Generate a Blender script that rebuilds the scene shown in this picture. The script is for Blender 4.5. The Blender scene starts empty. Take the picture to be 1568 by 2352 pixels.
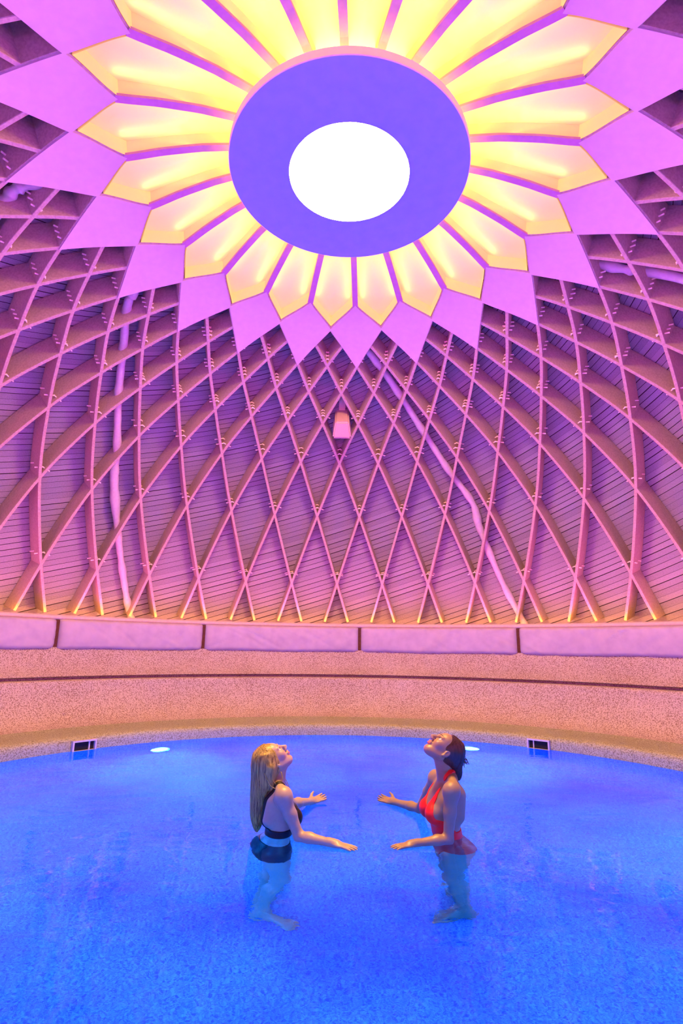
import bpy, bmesh, math, random
import numpy as np
from mathutils import Vector, Matrix
from math import sin, cos, pi, radians

random.seed(7); np.random.seed(7)
SC = bpy.context.scene
COL = SC.collection

# ------------------------------------------------------------------ camera, world, exposure
CAM = np.array([-0.1071, -4.2131, 1.15]); YAW, PITCH, ROLL, FPX = 0.018434, 0.238452, 0.013345, 1279.2
_f = np.array([sin(YAW)*cos(PITCH), cos(YAW)*cos(PITCH), sin(PITCH)])
_r = np.array([cos(YAW), -sin(YAW), 0.0]); _u = np.cross(_r, _f)
RIGHT = _r*cos(ROLL) + _u*sin(ROLL); UP = -_r*sin(ROLL) + _u*cos(ROLL); FWD = _f
cam = bpy.data.cameras.new('camera'); camo = bpy.data.objects.new('camera', cam); COL.objects.link(camo)
cam.sensor_fit = 'VERTICAL'; cam.sensor_height = 36.0; cam.lens = 36.0*FPX/2352.0; cam.clip_start = 0.02
camo.matrix_world = Matrix([[RIGHT[0], UP[0], -FWD[0], CAM[0]], [RIGHT[1], UP[1], -FWD[1], CAM[1]],
                            [RIGHT[2], UP[2], -FWD[2], CAM[2]], [0, 0, 0, 1]])
SC.camera = camo
W = bpy.data.worlds.new('world'); SC.world = W; W.use_nodes = True
W.node_tree.nodes['Background'].inputs[0].default_value = (0.35, 0.2, 0.5, 1)
W.node_tree.nodes['Background'].inputs[1].default_value = 0.0
SC.view_settings.view_transform = 'Standard'; SC.view_settings.look = 'None'
SC.view_settings.exposure = -0.12; SC.view_settings.gamma = 1.0; SC.view_settings.use_curve_mapping = False

# light levels, one place to tune
L_PETAL, C_PETAL = 0.62, (1.0, 0.86, 0.30)
L_DISC, C_DISC = 5.0, (1.0, 0.62, 0.12)
L_PINK, C_PINK = 310.0, (1.0, 0.05, 0.55)
L_CROSS, C_CROSS = 15000.0, (1.0, 0.11, 0.60)
L_FOOT, C_FOOT = 9.0, (1.0, 0.34, 0.02)
L_BLUE, C_BLUE = 130.0, (0.08, 0.04, 1.0)
L_POOL, C_POOL = 108.0, (0.0, 0.265, 1.0)
L_EYE, C_EYE = 290.0, (1.0, 0.47, 0.08)
L_LENS, C_LENS = 0.46, (1.0, 0.52, 0.14)

def project(P):
    d = np.asarray(P, float) - CAM
    z = d @ FWD
    return np.stack([784 + FPX*(d @ RIGHT)/z, 1176 - FPX*(d @ UP)/z, z], -1)

# ------------------------------------------------------------------ helpers
def link(o, parent=None):
    COL.objects.link(o)
    if parent is not None: o.parent = parent
    return o
def tag(o, label=None, cat=None, group=None, kind=None):
    if label: o['label'] = label
    if cat: o['category'] = cat
    if group: o['group'] = group
    if kind: o['kind'] = kind
    return o
def mesh_obj(name, verts, faces, mat=None, parent=None, smooth=True, uvs=None):
    me = bpy.data.meshes.new(name)
    me.from_pydata([tuple(map(float, v)) for v in verts], [], [tuple(map(int, f)) for f in faces])
    if smooth:
        me.polygons.foreach_set('use_smooth', [True]*len(me.polygons))
    if uvs is not None:
        uv = me.uv_layers.new(name='UVMap')
        li = np.empty(len(me.loops), np.int32); me.loops.foreach_get('vertex_index', li)
        uv.data.foreach_set('uv', np.asarray(uvs, np.float32)[li].ravel())
    me.update()
    if mat: me.materials.append(mat)
    return link(bpy.data.objects.new(name, me), parent)
def big_mesh(name, V, Q, mat=None, parent=None, smooth=True):
    me = bpy.data.meshes.new(name)
    me.vertices.add(len(V)); me.vertices.foreach_set('co', np.asarray(V, np.float32).ravel())
    me.loops.add(4*len(Q)); me.loops.foreach_set('vertex_index', np.asarray(Q, np.int32).ravel())
    me.polygons.add(len(Q)); me.polygons.foreach_set('loop_start', np.arange(0, 4*len(Q), 4, dtype=np.int32))
    me.update(calc_edges=True); me.validate()
    me.polygons.foreach_set('use_smooth', np.full(len(me.polygons), smooth))
    if mat: me.materials.append(mat)
    return link(bpy.data.objects.new(name, me), parent)
class MB:
    """collects verts and faces of one part"""
    def __init__(s): s.v = []; s.f = []
    def add(s, v, f):
        o = len(s.v); s.v += [tuple(map(float, x)) for x in v]; s.f += [tuple(i+o for i in q) for q in f]
    def box(s, c, size, M=None):
        hx, hy, hz = [x/2 for x in size]
        v = [np.array([a*hx, b*hy, d*hz]) for a in (-1, 1) for b in (-1, 1) for d in (-1, 1)]
        if M is not None: v = [M @ x for x in v]
        s.add([np.array(c)+x for x in v], [(0,1,3,2),(4,6,7,5),(0,4,5,1),(2,3,7,6),(0,2,6,4),(1,5,7,3)])
    def tube(s, pts, rad, n=8, cap=True):
        P = np.asarray(pts, float); m = len(P)
        R = np.full(m, rad) if np.isscalar(rad) else np.asarray(rad, float)
        T = np.gradient(P, axis=0); T /= np.linalg.norm(T, axis=1)[:, None] + 1e-12
        ref = np.array([0, 0, 1.0]) if abs(T[0][2]) < .9 else np.array([1.0, 0, 0])
        a = np.cross(T[0], ref); a /= np.linalg.norm(a); V = []
        for i in range(m):
            a = a - T[i]*(a @ T[i]); a /= np.linalg.norm(a) + 1e-12; b = np.cross(T[i], a)
            for k in range(n):
                q = 2*pi*k/n; V.append(P[i] + R[i]*(a*cos(q) + b*sin(q)))
        F = [(i*n+k, i*n+(k+1) % n, (i+1)*n+(k+1) % n, (i+1)*n+k) for i in range(m-1) for k in range(n)]
        if cap: F += [tuple(range(n))[::-1], tuple((m-1)*n+k for k in range(n))]
        s.add(V, F)
    def build(s, name, mat=None, parent=None, smooth=False): return mesh_obj(name, s.v, s.f, mat, parent, smooth)

# ------------------------------------------------------------------ materials
def nodes(name):
    m = bpy.data.materials.new(name); m.use_nodes = True
    nt = m.node_tree; return m, nt, nt.nodes['Principled BSDF']
def N(nt, t, **kw):
    n = nt.nodes.new(t)
    for k, v in kw.items(): setattr(n, k, v)
    return n
def math_n(nt, op, a, b=None, c=None):
    n = N(nt, 'ShaderNodeMath', operation=op)
    for i, x in enumerate((a, b, c)):
        if x is None: continue
        if isinstance(x, (int, float)): n.inputs[i].default_value = x
        else: nt.links.new(x, n.inputs[i])
    return n.outputs[0]
def ramp(nt, fac, stops):
    r = N(nt, 'ShaderNodeValToRGB'); e = r.color_ramp.elements
    while len(e) < len(stops): e.new(.5)
    for el, (p, c) in zip(e, stops): el.position = p; el.color = (*c, 1)
    nt.links.new(fac, r.inputs[0]); return r.outputs[0]
def paint(name, c1, c2=None, scale=30, rough=.6, bump=.1, dist=.002, detail=4, spec=.3, coord='Object', lo=.35, hi=.65):
    m, nt, b = nodes(name); c2 = c2 or c1
    tc = N(nt, 'ShaderNodeTexCoord'); no = N(nt, 'ShaderNodeTexNoise')
    no.inputs['Scale'].default_value = scale; no.inputs['Detail'].default_value = detail
    nt.links.new(tc.outputs[coord], no.inputs['Vector'])
    nt.links.new(ramp(nt, no.outputs[0], [(lo, c1), (hi, c2)]), b.inputs['Base Color'])
    b.inputs['Roughness'].default_value = rough; b.inputs['Specular IOR Level'].default_value = spec
    if bump:
        bp = N(nt, 'ShaderNodeBump'); bp.inputs['Strength'].default_value = bump; bp.inputs['Distance'].default_value = dist
        nt.links.new(no.outputs[0], bp.inputs['Height']); nt.links.new(bp.outputs[0], b.inputs['Normal'])
    return m
def glow(name, c, s):
    m, nt, b = nodes(name); b.inputs['Base Color'].default_value = (.8, .8, .8, 1)
    b.inputs['Emission Color'].default_value = (*c, 1); b.inputs['Emission Strength'].default_value = s
    return m

M_RIB = paint('rib_timber', (.38, .31, .30), (.47, .39, .38), 45, .8, .35, .003)
M_DIAMOND = paint('painted_board', (.52, .46, .56), (.55, .49, .59), 14, .55, .05, .002)
M_BAR = paint('bar_paint', (.40, .20, .40), (.44, .23, .43), 20, .6, .05)
M_LENS = paint('cream_lens', (.90, .80, .34), (.92, .82, .36), 4, .7, .03)
M_BACKLIT = glow('backlit_lens_and_wall_glow', C_LENS, L_LENS); M_BACKLIT.node_tree.nodes['Principled BSDF'].inputs['Base Color'].default_value = (.80, .66, .24, 1)
M_DISC = paint('disc_blue_light_tint', (.20, .36, .85), (.22, .38, .88), 9, .5, .03)  # blue light from the pool is put into the disc's base colour
M_EDGE = paint('disc_edge', (.90, .72, .60), (.92, .75, .63), 9, .6, .03)
M_FABRIC = paint('cushion_fabric', (.42, .36, .56), (.48, .42, .61), 7, .9, .2, .004)
M_RIM = paint('rim_plaster', (.55, .46, .48), (.60, .51, .52), 30, .7, .1)
M_DARK = paint('dark_timber', (.07, .02, .012), (.11, .035, .02), 30, .7, .2)
M_PIPE = paint('wrapped_pipe', (.48, .45, .55), (.54, .51, .59), 25, .8, .5, .006)
M_DOWEL = paint('dowel', (.80, .70, .66), (.88, .78, .74), 60, .7, .1)
M_SPK = paint('speaker_cabinet', (.46, .34, .34), (.50, .37, .37), 90, .6, .05)
M_STEEL = paint('grey_plastic', (.45, .42, .50), (.52, .49, .57), 30, .4, .03)
M_SHADE_BADGE = paint('recess_shade_and_badge', (.004, .004, .012), (.008, .008, .02), 30, .8, 0)
M_LED_PINK = glow('pink_led', C_PINK, 1.0)

def mat_pebble(name, base, dark, sc, amt=(.40, .56), patches=False):
    m, nt, b = nodes(name)
    tc = N(nt, 'ShaderNodeTexCoord')
    n1 = N(nt, 'ShaderNodeTexNoise'); n1.inputs['Scale'].default_value = sc; n1.inputs['Detail'].default_value = 3
    n2 = N(nt, 'ShaderNodeTexNoise'); n2.inputs['Scale'].default_value = 1.6; n2.inputs['Detail'].default_value = 3
    v = N(nt, 'ShaderNodeTexVoronoi'); v.inputs['Scale'].default_value = sc*.9
    for x in (n1, n2, v): nt.links.new(tc.outputs['Object'], x.inputs['Vector'])
    h = math_n(nt, 'ADD', n1.outputs[0], math_n(nt, 'MULTIPLY', n2.outputs[0], .12))
    h = math_n(nt, 'SUBTRACT', h, .06)
    nt.links.new(ramp(nt, h, [(amt[0], dark), (amt[1], base)]), b.inputs['Base Color'])
    if patches:                            # broad random patches, darker and bluer, in the pool plaster
        n3 = N(nt, 'ShaderNodeTexNoise'); n3.inputs['Scale'].default_value = .9; n3.inputs['Detail'].default_value = 4; nt.links.new(tc.outputs['Object'], n3.inputs['Vector'])
        mx = N(nt, 'ShaderNodeMix', data_type='RGBA', blend_type='MULTIPLY'); mx.inputs[0].default_value = 1
        nt.links.new(b.inputs['Base Color'].links[0].from_socket, mx.inputs[6]); nt.links.new(ramp(nt, n3.outputs[0], [(.34, (.3, .42, .72)), (.5, (.75, .8, .92)), (.64, (1, 1, 1))]), mx.inputs[7])
        nt.links.new(mx.outputs[2], b.inputs['Base Color'])
    b.inputs['Roughness'].default_value = .75
    bp = N(nt, 'ShaderNodeBump'); bp.inputs['Strength'].default_value = .5; bp.inputs['Distance'].default_value = .006
    nt.links.new(v.outputs['Distance'], bp.inputs['Height']); nt.links.new(bp.outputs[0], b.inputs['Normal'])
    return m
M_WALL = mat_pebble('pebble_wall', (.49, .43, .44), (.22, .15, .14), 75, (.38, .56))
M_COPING = mat_pebble('pebble_coping', (.36, .385, .29), (.17, .17, .11), 75, (.38, .56))
M_FLOOR = mat_pebble('pool_floor', (.07, .56, .97), (.0, .14, .74), 62, (.36, .64), True)

# boards behind the lattice: u = azimuth * 5.3 m, v = arc length up the dome
def mat_boards():
    m, nt, b = nodes('dome_boards')
    uv = N(nt, 'ShaderNodeUVMap'); sp = N(nt, 'ShaderNodeSeparateXYZ'); nt.links.new(uv.outputs[0], sp.inputs[0])
    bw = 0.088; circ = 2*pi*5.3; tilt = round(0.36*circ/bw)*bw/circ
    w = math_n(nt, 'SUBTRACT', sp.outputs[1], math_n(nt, 'MULTIPLY', sp.outputs[0], tilt))
    w = math_n(nt, 'DIVIDE', w, bw)
    fr = math_n(nt, 'FRACT', w); fl = math_n(nt, 'FLOOR', w)
    wn = N(nt, 'ShaderNodeTexWhiteNoise', noise_dimensions='1D'); nt.links.new(fl, wn.inputs['W'])
    no = N(nt, 'ShaderNodeTexNoise'); no.inputs['Scale'].default_value = .9; no.inputs['Detail'].default_value = 2
    nt.links.new(uv.outputs[0], no.inputs['Vector'])
    gw = math_n(nt, 'ADD', math_n(nt, 'MULTIPLY', wn.outputs[0], .13), math_n(nt, 'MULTIPLY', no.outputs[0], .08))
    gap = math_n(nt, 'LESS_THAN', fr, math_n(nt, 'SUBTRACT', gw, .01))
    gr = N(nt, 'ShaderNodeTexNoise'); gr.inputs['Scale'].default_value = 55; gr.inputs['Detail'].default_value = 5
    nt.links.new(uv.outputs[0], gr.inputs['Vector'])
    shade = math_n(nt, 'ADD', math_n(nt, 'MULTIPLY', gr.outputs[0], .55), math_n(nt, 'MULTIPLY', wn.outputs[0], .25))
    c = ramp(nt, shade, [(.15, (.22, .20, .27)), (.65, (.36, .33, .43))])
    mx = N(nt, 'ShaderNodeMix', data_type='RGBA'); nt.links.new(gap, mx.inputs[0]); nt.links.new(c, mx.inputs[6])
    mx.inputs[7].default_value = (.02, .012, .02, 1)
    nt.links.new(mx.outputs[2], b.inputs['Base Color']); b.inputs['Roughness'].default_value = .85
    bp = N(nt, 'ShaderNodeBump'); bp.inputs['Strength'].default_value = .6; bp.inputs['Distance'].default_value = .01
    nt.links.new(math_n(nt, 'SUBTRACT', math_n(nt, 'MULTIPLY', gr.outputs[0], .3), gap), bp.inputs['Height'])
    nt.links.new(bp.outputs[0], b.inputs['Normal'])
    return m
M_BOARDS = mat_boards()

def mat_water():
    m = bpy.data.materials.new('water'); m.use_nodes = True; nt = m.node_tree
    b = nt.nodes['Principled BSDF']; nt.nodes.remove(b)
    g = N(nt, 'ShaderNodeBsdfGlass'); g.inputs['IOR'].default_value = 1.33; g.inputs['Roughness'].default_value = 0.0
    g.inputs['Color'].default_value = (.60, .80, 1, 1)
    tc = N(nt, 'ShaderNodeTexCoord')
    h = None
    for sc, amp, det, st in ((1.6, .040, 2, (1, 1.5, 1)), (7.0, .0060, 2, (1, 1, 1)), (30.0, .0015, 2, (1, 1, 1))):
        mp = N(nt, 'ShaderNodeMapping'); mp.inputs['Scale'].default_value = st
        nt.links.new(tc.outputs['Object'], mp.inputs[0])
        n = N(nt, 'ShaderNodeTexNoise'); n.inputs['Scale'].default_value = sc; n.inputs['Detail'].default_value = det
        n.inputs['Distortion'].default_value = .6
        nt.links.new(mp.outputs[0], n.inputs['Vector'])
        x = math_n(nt, 'MULTIPLY', n.outputs[0], amp); h = x if h is None else math_n(nt, 'ADD', h, x)
    bp = N(nt, 'ShaderNodeBump'); bp.inputs['Strength'].default_value = 1.0; bp.inputs['Distance'].default_value = 0.30
    nt.links.new(h, bp.inputs['Height']); nt.links.new(bp.outputs[0], g.inputs['Normal'])
    nt.links.new(g.outputs[0], nt.nodes['Material Output'].inputs[0])
    return m
M_WATER = mat_water()

# ------------------------------------------------------------------ dome geometry
NP = 22; STEP = 2*pi/NP; PH = -0.2124308
TT = np.array([-1, -.5, 0, .25, .5, .75, 1, 1.25, 1.375])
RZ = np.array([(1.979, 5.324), (2.338, 5.206), (2.924, 4.985), (3.352, 4.785), (3.82, 4.49), (4.397, 4.045),
               (5.03, 3.306), (5.487, 2.218), (5.64, 1.58)])
_D = np.gradient(RZ, TT, axis=0)
def prof(t, off=0.0):
    t = np.atleast_1d(np.asarray(t, float))
    i = np.clip(np.searchsorted(TT, t, side='right')-1, 0, len(TT)-2); h = (TT[i+1]-TT[i])[:, None]; s = ((t-TT[i])/h[:, 0])[:, None]
    q = (2*s**3-3*s*s+1)*RZ[i] + (s**3-2*s*s+s)*h*_D[i] + (-2*s**3+3*s*s)*RZ[i+1] + (s**3-s*s)*h*_D[i+1]
    g = ((6*s*s-6*s)*RZ[i] + (3*s*s-4*s+1)*h*_D[i] + (-6*s*s+6*s)*RZ[i+1] + (3*s*s-2*s)*h*_D[i+1])/h
    g /= np.linalg.norm(g, axis=1)[:, None]
    n = np.stack([-g[:, 1], g[:, 0]], 1); n *= np.sign(n[:, :1]*1.0 + 1e-9)
    n = np.where(n[:, 1:2] < -.2, -n, n)
    return q + np.asarray(off)*n if np.isscalar(off) else q + np.asarray(off)[:, None]*n
def rev(rz, a):
    rz = np.atleast_2d(rz); a = np.asarray(a)
    return np.stack([rz[:, 0]*np.sin(a), rz[:, 0]*np.cos(a), rz[:, 1]], 1)
def az(k): return PH + k*STEP
DEPTH = 0.33; TH = 0.040

def lathe(name, prf, mat, n=176, kind=None, a0=0.0, a1=2*pi, parent=None, smooth=True, closed=False):
    prf = np.asarray(prf, float); m = len(prf); full = abs(a1-a0-2*pi) < 1e-6
    cnt = n if full else n+1
    A = a0 + (a1-a0)*np.arange(cnt)/n
    V = [(r*sin(a), r*cos(a), z) for a in A for r, z in prf]
    F = []
    for i in range(n):
        j = (i+1) % cnt
        for k in range(m if closed else m-1):
            l = (k+1) % m; F.append((i*m+k, i*m+l, j*m+l, j*m+k))
    o = mesh_obj(name, V, F, mat, parent, smooth)
    if kind: o['kind'] = kind
    return o
def smooth_prof(pts, it=2):
    P = np.asarray(pts, float)
    for _ in range(it):
        q = [P[0]]
        for a, b in zip(P[:-1], P[1:]): q += [a*.75+b*.25, a*.25+b*.75]
        P = np.array(q+[P[-1]])
    return P

# ---- setting: pool basin, coping, bench wall, rim, boarded dome
WZ = -1.08
lathe('floor', [(0.001, WZ), (1.2, WZ), (2.4, WZ), (3.3, WZ)] + [(3.3+.5*sin(q), WZ+.5-.5*cos(q)) for q in np.linspace(.15, pi/2, 8)]
      + [(3.8, -.3), (3.8, -.02)], M_FLOOR, kind='structure')
lathe('trim_1', smooth_prof([(3.8, -.02), (3.8, .03), (3.80, .10), (3.83, .138), (3.93, .148), (4.1, .142), (4.30, .146), (4.42, .165)]),
      M_COPING, kind='structure')
lathe('wall_bench', smooth_prof([(4.42, .165), (4.54, .20), (4.64, .30), (4.72, .46), (4.77, .60), (4.78, .675), (4.80, .692), (4.84, .694),
                                 (5.0, .692), (5.06, .690), (5.07, .692), (5.07, .716), (5.06, .718), (5.02, .720), (4.98, .728), (4.97, .738), (4.99, .752), (5.05, .79),
                                 (5.14, .87), (5.23, 1.02), (5.28, 1.15), (5.31, 1.25), (5.32, 1.49)]),
      M_WALL, kind='structure')
lathe('trim_2', [(5.32, 1.47), (5.285, 1.475), (5.275, 1.50), (5.285, 1.528), (5.31, 1.535), (6.05, 1.535)], M_RIM, kind='structure')
lathe('trim_3', [(5.355, 1.535), (5.355, 1.541), (5.36, 1.541), (5.36, 1.537), (5.44, 1.537), (5.44, 1.541), (5.445, 1.541), (5.445, 1.535)], M_STEEL, kind='structure', smooth=False)   # unseen channel added on the rim to go with the added lights
tS = np.linspace(-.95, 1.4, 70); tS2 = np.minimum(tS, 1.375)
pS = prof(tS2, DEPTH+.025); pS[-1] = (pS[-2][0]+.01, 1.53)
pS = np.vstack([[(0.01, 5.95), (1.0, 5.86)], pS])
arc = np.concatenate([[0], np.cumsum(np.linalg.norm(np.diff(pS, axis=0), axis=1))]); nS = 180
V = []; U = []
for i in range(nS+1):
    a = -pi + 2*pi*i/nS + pi
    for (r, z), s in zip(pS, arc): V.append((r*sin(a), r*cos(a), z)); U.append(((a-pi)*5.3, arc[-1]-s))
m_ = len(pS)
# azimuth wraps behind the camera
V = [(-x, -y, z) for x, y, z in V]
F = [(i*m_+k, (i+1)*m_+k, (i+1)*m_+k+1, i*m_+k+1) for i in range(nS) for k in range(m_-1)]
o = mesh_obj('wall_dome', V, F, M_BOARDS, uvs=U); o['kind'] = 'structure'

# ---- water
def water():
    n, m = 120, 40; V = [(0, 0, 0)]; F = []
    for j in range(1, m+1):
        for i in range(n): a = 2*pi*i/n; r = 3.80*j/m; V.append((r*sin(a), r*cos(a), 0))
    for i in range(n): F.append((0, 1+(i+1) % n, 1+i))
    for j in range(m-1):
        for i in range(n): F.append((1+j*n+i, 1+j*n+(i+1) % n, 1+(j+1)*n+(i+1) % n, 1+(j+1)*n+i))
    o = mesh_obj('pool_water', V, F, M_WATER)
    if o.data.polygons[0].normal.z < 0: o.data.flip_normals()
    return tag(o, 'clear rippled blue water filling the round pool', 'water', kind='stuff')
water()

# ---- lattice ribs
def rib_mesh(sign, t0, t1, name):
    n = int((t1-t0)*34)+2; t = np.linspace(t0, t1, n)
    P = rev(prof(t), sign*t*STEP); Po = rev(prof(t, DEPTH), sign*t*STEP)
    T = np.gradient(P, axis=0); T /= np.linalg.norm(T, axis=1)[:, None]
    Nn = Po-P; Nn /= np.linalg.norm(Nn, axis=1)[:, None]; Wd = np.cross(T, Nn)*TH/2
    b = .005; In = Nn*b
    ring = [P-Wd*.82, P+Wd*.82, P+Wd+In, Po+Wd, Po-Wd, P-Wd+In]; m = len(ring)
    V = np.stack(ring, 1).reshape(-1, 3); F = []
    for i in range(n-1):
        for k in range(m): F.append((i*m+k, i*m+(k+1) % m, (i+1)*m+(k+1) % m, (i+1)*m+k))
    F += [tuple(range(m))[::-1], tuple((n-1)*m+k for k in range(m))]
    me = bpy.data.meshes.new(name); me.from_pydata(V.tolist(), [], F)
    bm = bmesh.new(); bm.from_mesh(me); bmesh.ops.recalc_face_normals(bm, faces=bm.faces); bm.to_mesh(me); bm.free()
    me.materials.append(M_RIB); return me
def dowel_mesh(sign, t0, d, name):
    mb = MB(); t = t0-.042 if t0 < .9 else t0-.030
    a = np.array([sign*t*STEP]); c = rev(prof(t, float(d)), a)[0]
    c2 = rev(prof(t+.01, float(d)), np.array([sign*(t+.01)*STEP]))[0]; c3 = rev(prof(t, float(d)+.02), a)[0]
    w = np.cross(c2-c, c3-c); w /= np.linalg.norm(w); j = .055 + .02*random.random()
    mb.tube([c-w*j, c+w*j], .0085, 6)
    me = bpy.data.meshes.new(name); me.from_pydata(mb.v, [], mb.f); me.materials.append(M_DOWEL); return me
NODES = {-.25: 3, 0: 3, .25: 3, .5: 3, .75: 2, 1.0: 2, 1.25: 2}
WORDS = ['zeroth', 'first', 'second', 'third', 'fourth', 'fifth', 'sixth', 'seventh', 'eighth', 'ninth', 'tenth', 'eleventh', 'twelfth',
         'thirteenth', 'fourteenth', 'fifteenth', 'sixteenth', 'seventeenth', 'eighteenth', 'nineteenth', 'twentieth']
GAPS = [-101.9, -74.2, -46.5, -23.4, 4.3, 31.95, 59.65, 87.3]      # joints between the rim cushions, degrees
CUSH = {-74.2: 'leftmost', -46.5: 'second', -23.4: 'middle', 4.3: 'fourth', 31.95: 'rightmost'}
rib_src = {}
for sign in (1, -1):
    rib_src[sign, 0] = rib_mesh(sign, -1.0, 1.375, 'lattice_rib'); rib_src[sign, .5] = rib_mesh(sign, -.27, 1.375, 'lattice_rib')
    for t0, c_ in NODES.items(): rib_src[sign, 'd', t0] = [dowel_mesh(sign, t0, d, 'dowel') for d in np.linspace(.05, .2, c_)]
ribs = []
for sign in (1, -1):
    for k2 in range(2*NP):
        k = k2/2; a = az(k)
        fine = 0.5 if k2 % 2 else 0
        o = link(bpy.data.objects.new('lattice_rib', rib_src[sign, fine])); o.rotation_euler.z = -a
        o['category'] = 'rib'
        t = np.linspace(-.3 if fine else -.05, 1.36, 120); q = project(rev(prof(t, .0), a + sign*t*STEP))
        vis = (q[:, 2] > .1) & (q[:, 0] > 0) & (q[:, 0] < 1568) & (q[:, 1] > 0) & (q[:, 1] < 1440)
        foot = (math.degrees(a + sign*1.375*STEP)+180) % 360-180
        ribs.append(dict(o=o, sign=sign, foot=foot, q=q, vis=vis, fine=fine))
        for t0 in NODES:
            if not fine and t0 < -.1: continue
            q = project(rev(prof(t0), np.array([a + sign*t0*STEP])))[0]
            if q[2] < .3 or not (-40 < q[0] < 1608 and -40 < q[1]): continue
            for me_ in rib_src[sign, 'd', t0]: link(bpy.data.objects.new('dowel', me_), o)
def lean(r): return 'curving up leftward' if r['sign'] > 0 else 'curving up rightward'
for r in ribs:
    fx = project(rev(np.array([[5.64, 1.56]]), np.array([radians(r['foot'])])))[0]
    r['fx'] = fx[0] if fx[2] > .1 else None
    r['inframe'] = r['fx'] is not None and 0 < r['fx'] < 1568
for sign in (1, -1):
    for g0, g1 in zip(GAPS[1:-1], GAPS[2:]):
        L = sorted([r for r in ribs if r['sign'] == sign and r['inframe'] and g0 < r['foot'] <= g1], key=lambda r: r['foot'])
        for i, r in enumerate(L):
            tag(r['o'], f"pink lattice rib {lean(r)}, {WORDS[i+1]} from left behind the {CUSH[g0]} cushion", group='timber lattice ribs of the dome')
    for side in (0, 1):
        L = []
        for r in ribs:
            if r['sign'] == sign and not r['inframe'] and r['vis'].any():
                left = r['foot'] < 0
                if left == (side == 0): L.append(r)
        L.sort(key=lambda r: abs(r['foot']))
        for i, r in enumerate(L):
            tag(r['o'], f"pink lattice rib {lean(r)}, {WORDS[min(i+1, 20)]} up from the rim at the photo's {'left' if side == 0 else 'right'} edge",
                group='timber lattice ribs of the dome')
for r in ribs:
    if 'label' not in r['o'].keys():
        tag(r['o'], 'pink timber lattice rib on the near side of the dome, outside the photo', group='timber lattice ribs outside the photo')

# ---- diamond panels, petal lenses, radial bars
def surf(p, q, k, off=0.0):
    t = -1 + p + q
    return rev(prof(t, off), az(k) + (p-q)*STEP)
def where(j, noun):                       # place counted from the thing right above the box loudspeaker
    if j == 0: return f'{noun} right above the box loudspeaker'
    side = 'clockwise' if j < 0 else 'anticlockwise'
    return f'{noun}, {WORDS[abs(j)]} {side} from the one above the loudspeaker'
def grid_solid(fn, n, th, name, mat, parent=None):
    g = np.linspace(0, 1, n)
    A = np.array([[fn(u, v, 0.0) for v in g] for u in g]); B = np.array([[fn(u, v, th) for v in g] for u in g])
    V = np.vstack([A.reshape(-1, 3), B.reshape(-1, 3)]); o = n*n; F = []
    for i in range(n-1):
        for j in range(n-1):
            a = i*n+j; F += [(a, a+1, a+n+1, a+n), (o+a, o+a+n, o+a+n+1, o+a+1)]
    for i in range(n-1):
        for a, b in ((i, i+1), ((n-1)*n+i+1, (n-1)*n+i), ((i+1)*n, i*n), (i*n+n-1, (i+1)*n+n-1)): F.append((a, o+a, o+b, b))
    ob = mesh_obj(name, V, F, mat, parent, False)
    return ob
def cyc(k, c):                            # signed steps from index c
    return (k-c+NP//2) % NP - NP//2
DEC = 0.006
for k in range(NP):
    j = cyc(k, 1)
    lo, hi = -DEC, .5+DEC
    def fn(u, v, off): return surf(np.array([lo+(hi-lo)*u]), np.array([lo+(hi-lo)*v]), k, -.012+off)[0]
    o = grid_solid(fn, 9, .03, 'diamond_panel', M_DIAMOND)
    q = project(rev(prof([-.5]), np.array([az(k)])))[0]; vis = q[2] > .2 and -260 < q[0] < 1830 and -120 < q[1] < 2352
    if vis: tag(o, where(j, 'flat lilac diamond panel'), 'panel', 'lilac diamond panels round the skylight')
    else: tag(o, 'flat lilac diamond panel on the near side of the skylight, outside the photo', 'panel', 'lilac diamond panels outside the photo')
# inner roof surface under which the petals glow
IR = np.array([(1.02, 5.545), (1.35, 5.50), (1.68, 5.42), (1.979, 5.324)])
def inner(s, off=0.0):                    # s 0..1 from A ring inwards to the disc
    r = 1.979 + (0.98-1.979)*s; z = np.interp(r, IR[::-1][:, 0][::-1], IR[::-1][:, 1][::-1]) if False else np.interp(r, IR[:, 0], IR[:, 1])
    return np.array([r + off*.22, z + off*.97])
BARW = 0.066; BARD = 0.22
for k in range(NP):
    # radial bar: a wide flange seen from below and a thin web above it
    mb = MB(); S = np.linspace(-.01, 1.12, 13); a = az(k); tang = np.array([cos(a), -sin(a), 0.0])
    def sec(w, o0, o1):
        V = []
        for s in S:
            for o_, sg in ((o0, -1), (o0, 1), (o1, 1), (o1, -1)):
                p = inner(s, o_); V.append(np.array([p[0]*sin(a), p[0]*cos(a), p[1]]) + tang*sg*w/2)
        F = [(i*4+q, i*4+(q+1) % 4, i*4+4+(q+1) % 4, i*4+4+q) for i in range(len(S)-1) for q in range(4)] + [(3, 2, 1, 0), tuple(4*len(S)-4+q for q in range(4))]
        mb.add(V, F)
    sec(BARW, -.012, .012); o = mb.build('radial_bar', M_BAR)
    mb = MB(); sec(BARW*.6, .012, BARD); mb.build('web', M_LENS, o)
    q = project(o.data.vertices[20].co)[0:3]; q = np.asarray(q)
    vis = q[2] > .2 and -100 < q[0] < 1668 and q[1] > -160
    if vis: tag(o, where(cyc(k, 1), 'narrow mauve skylight bar'), 'bar', 'bars between the glowing petals')
    else: tag(o, 'narrow mauve bar on the near side of the skylight, outside the photo', 'bar', 'bars outside the photo')
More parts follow.
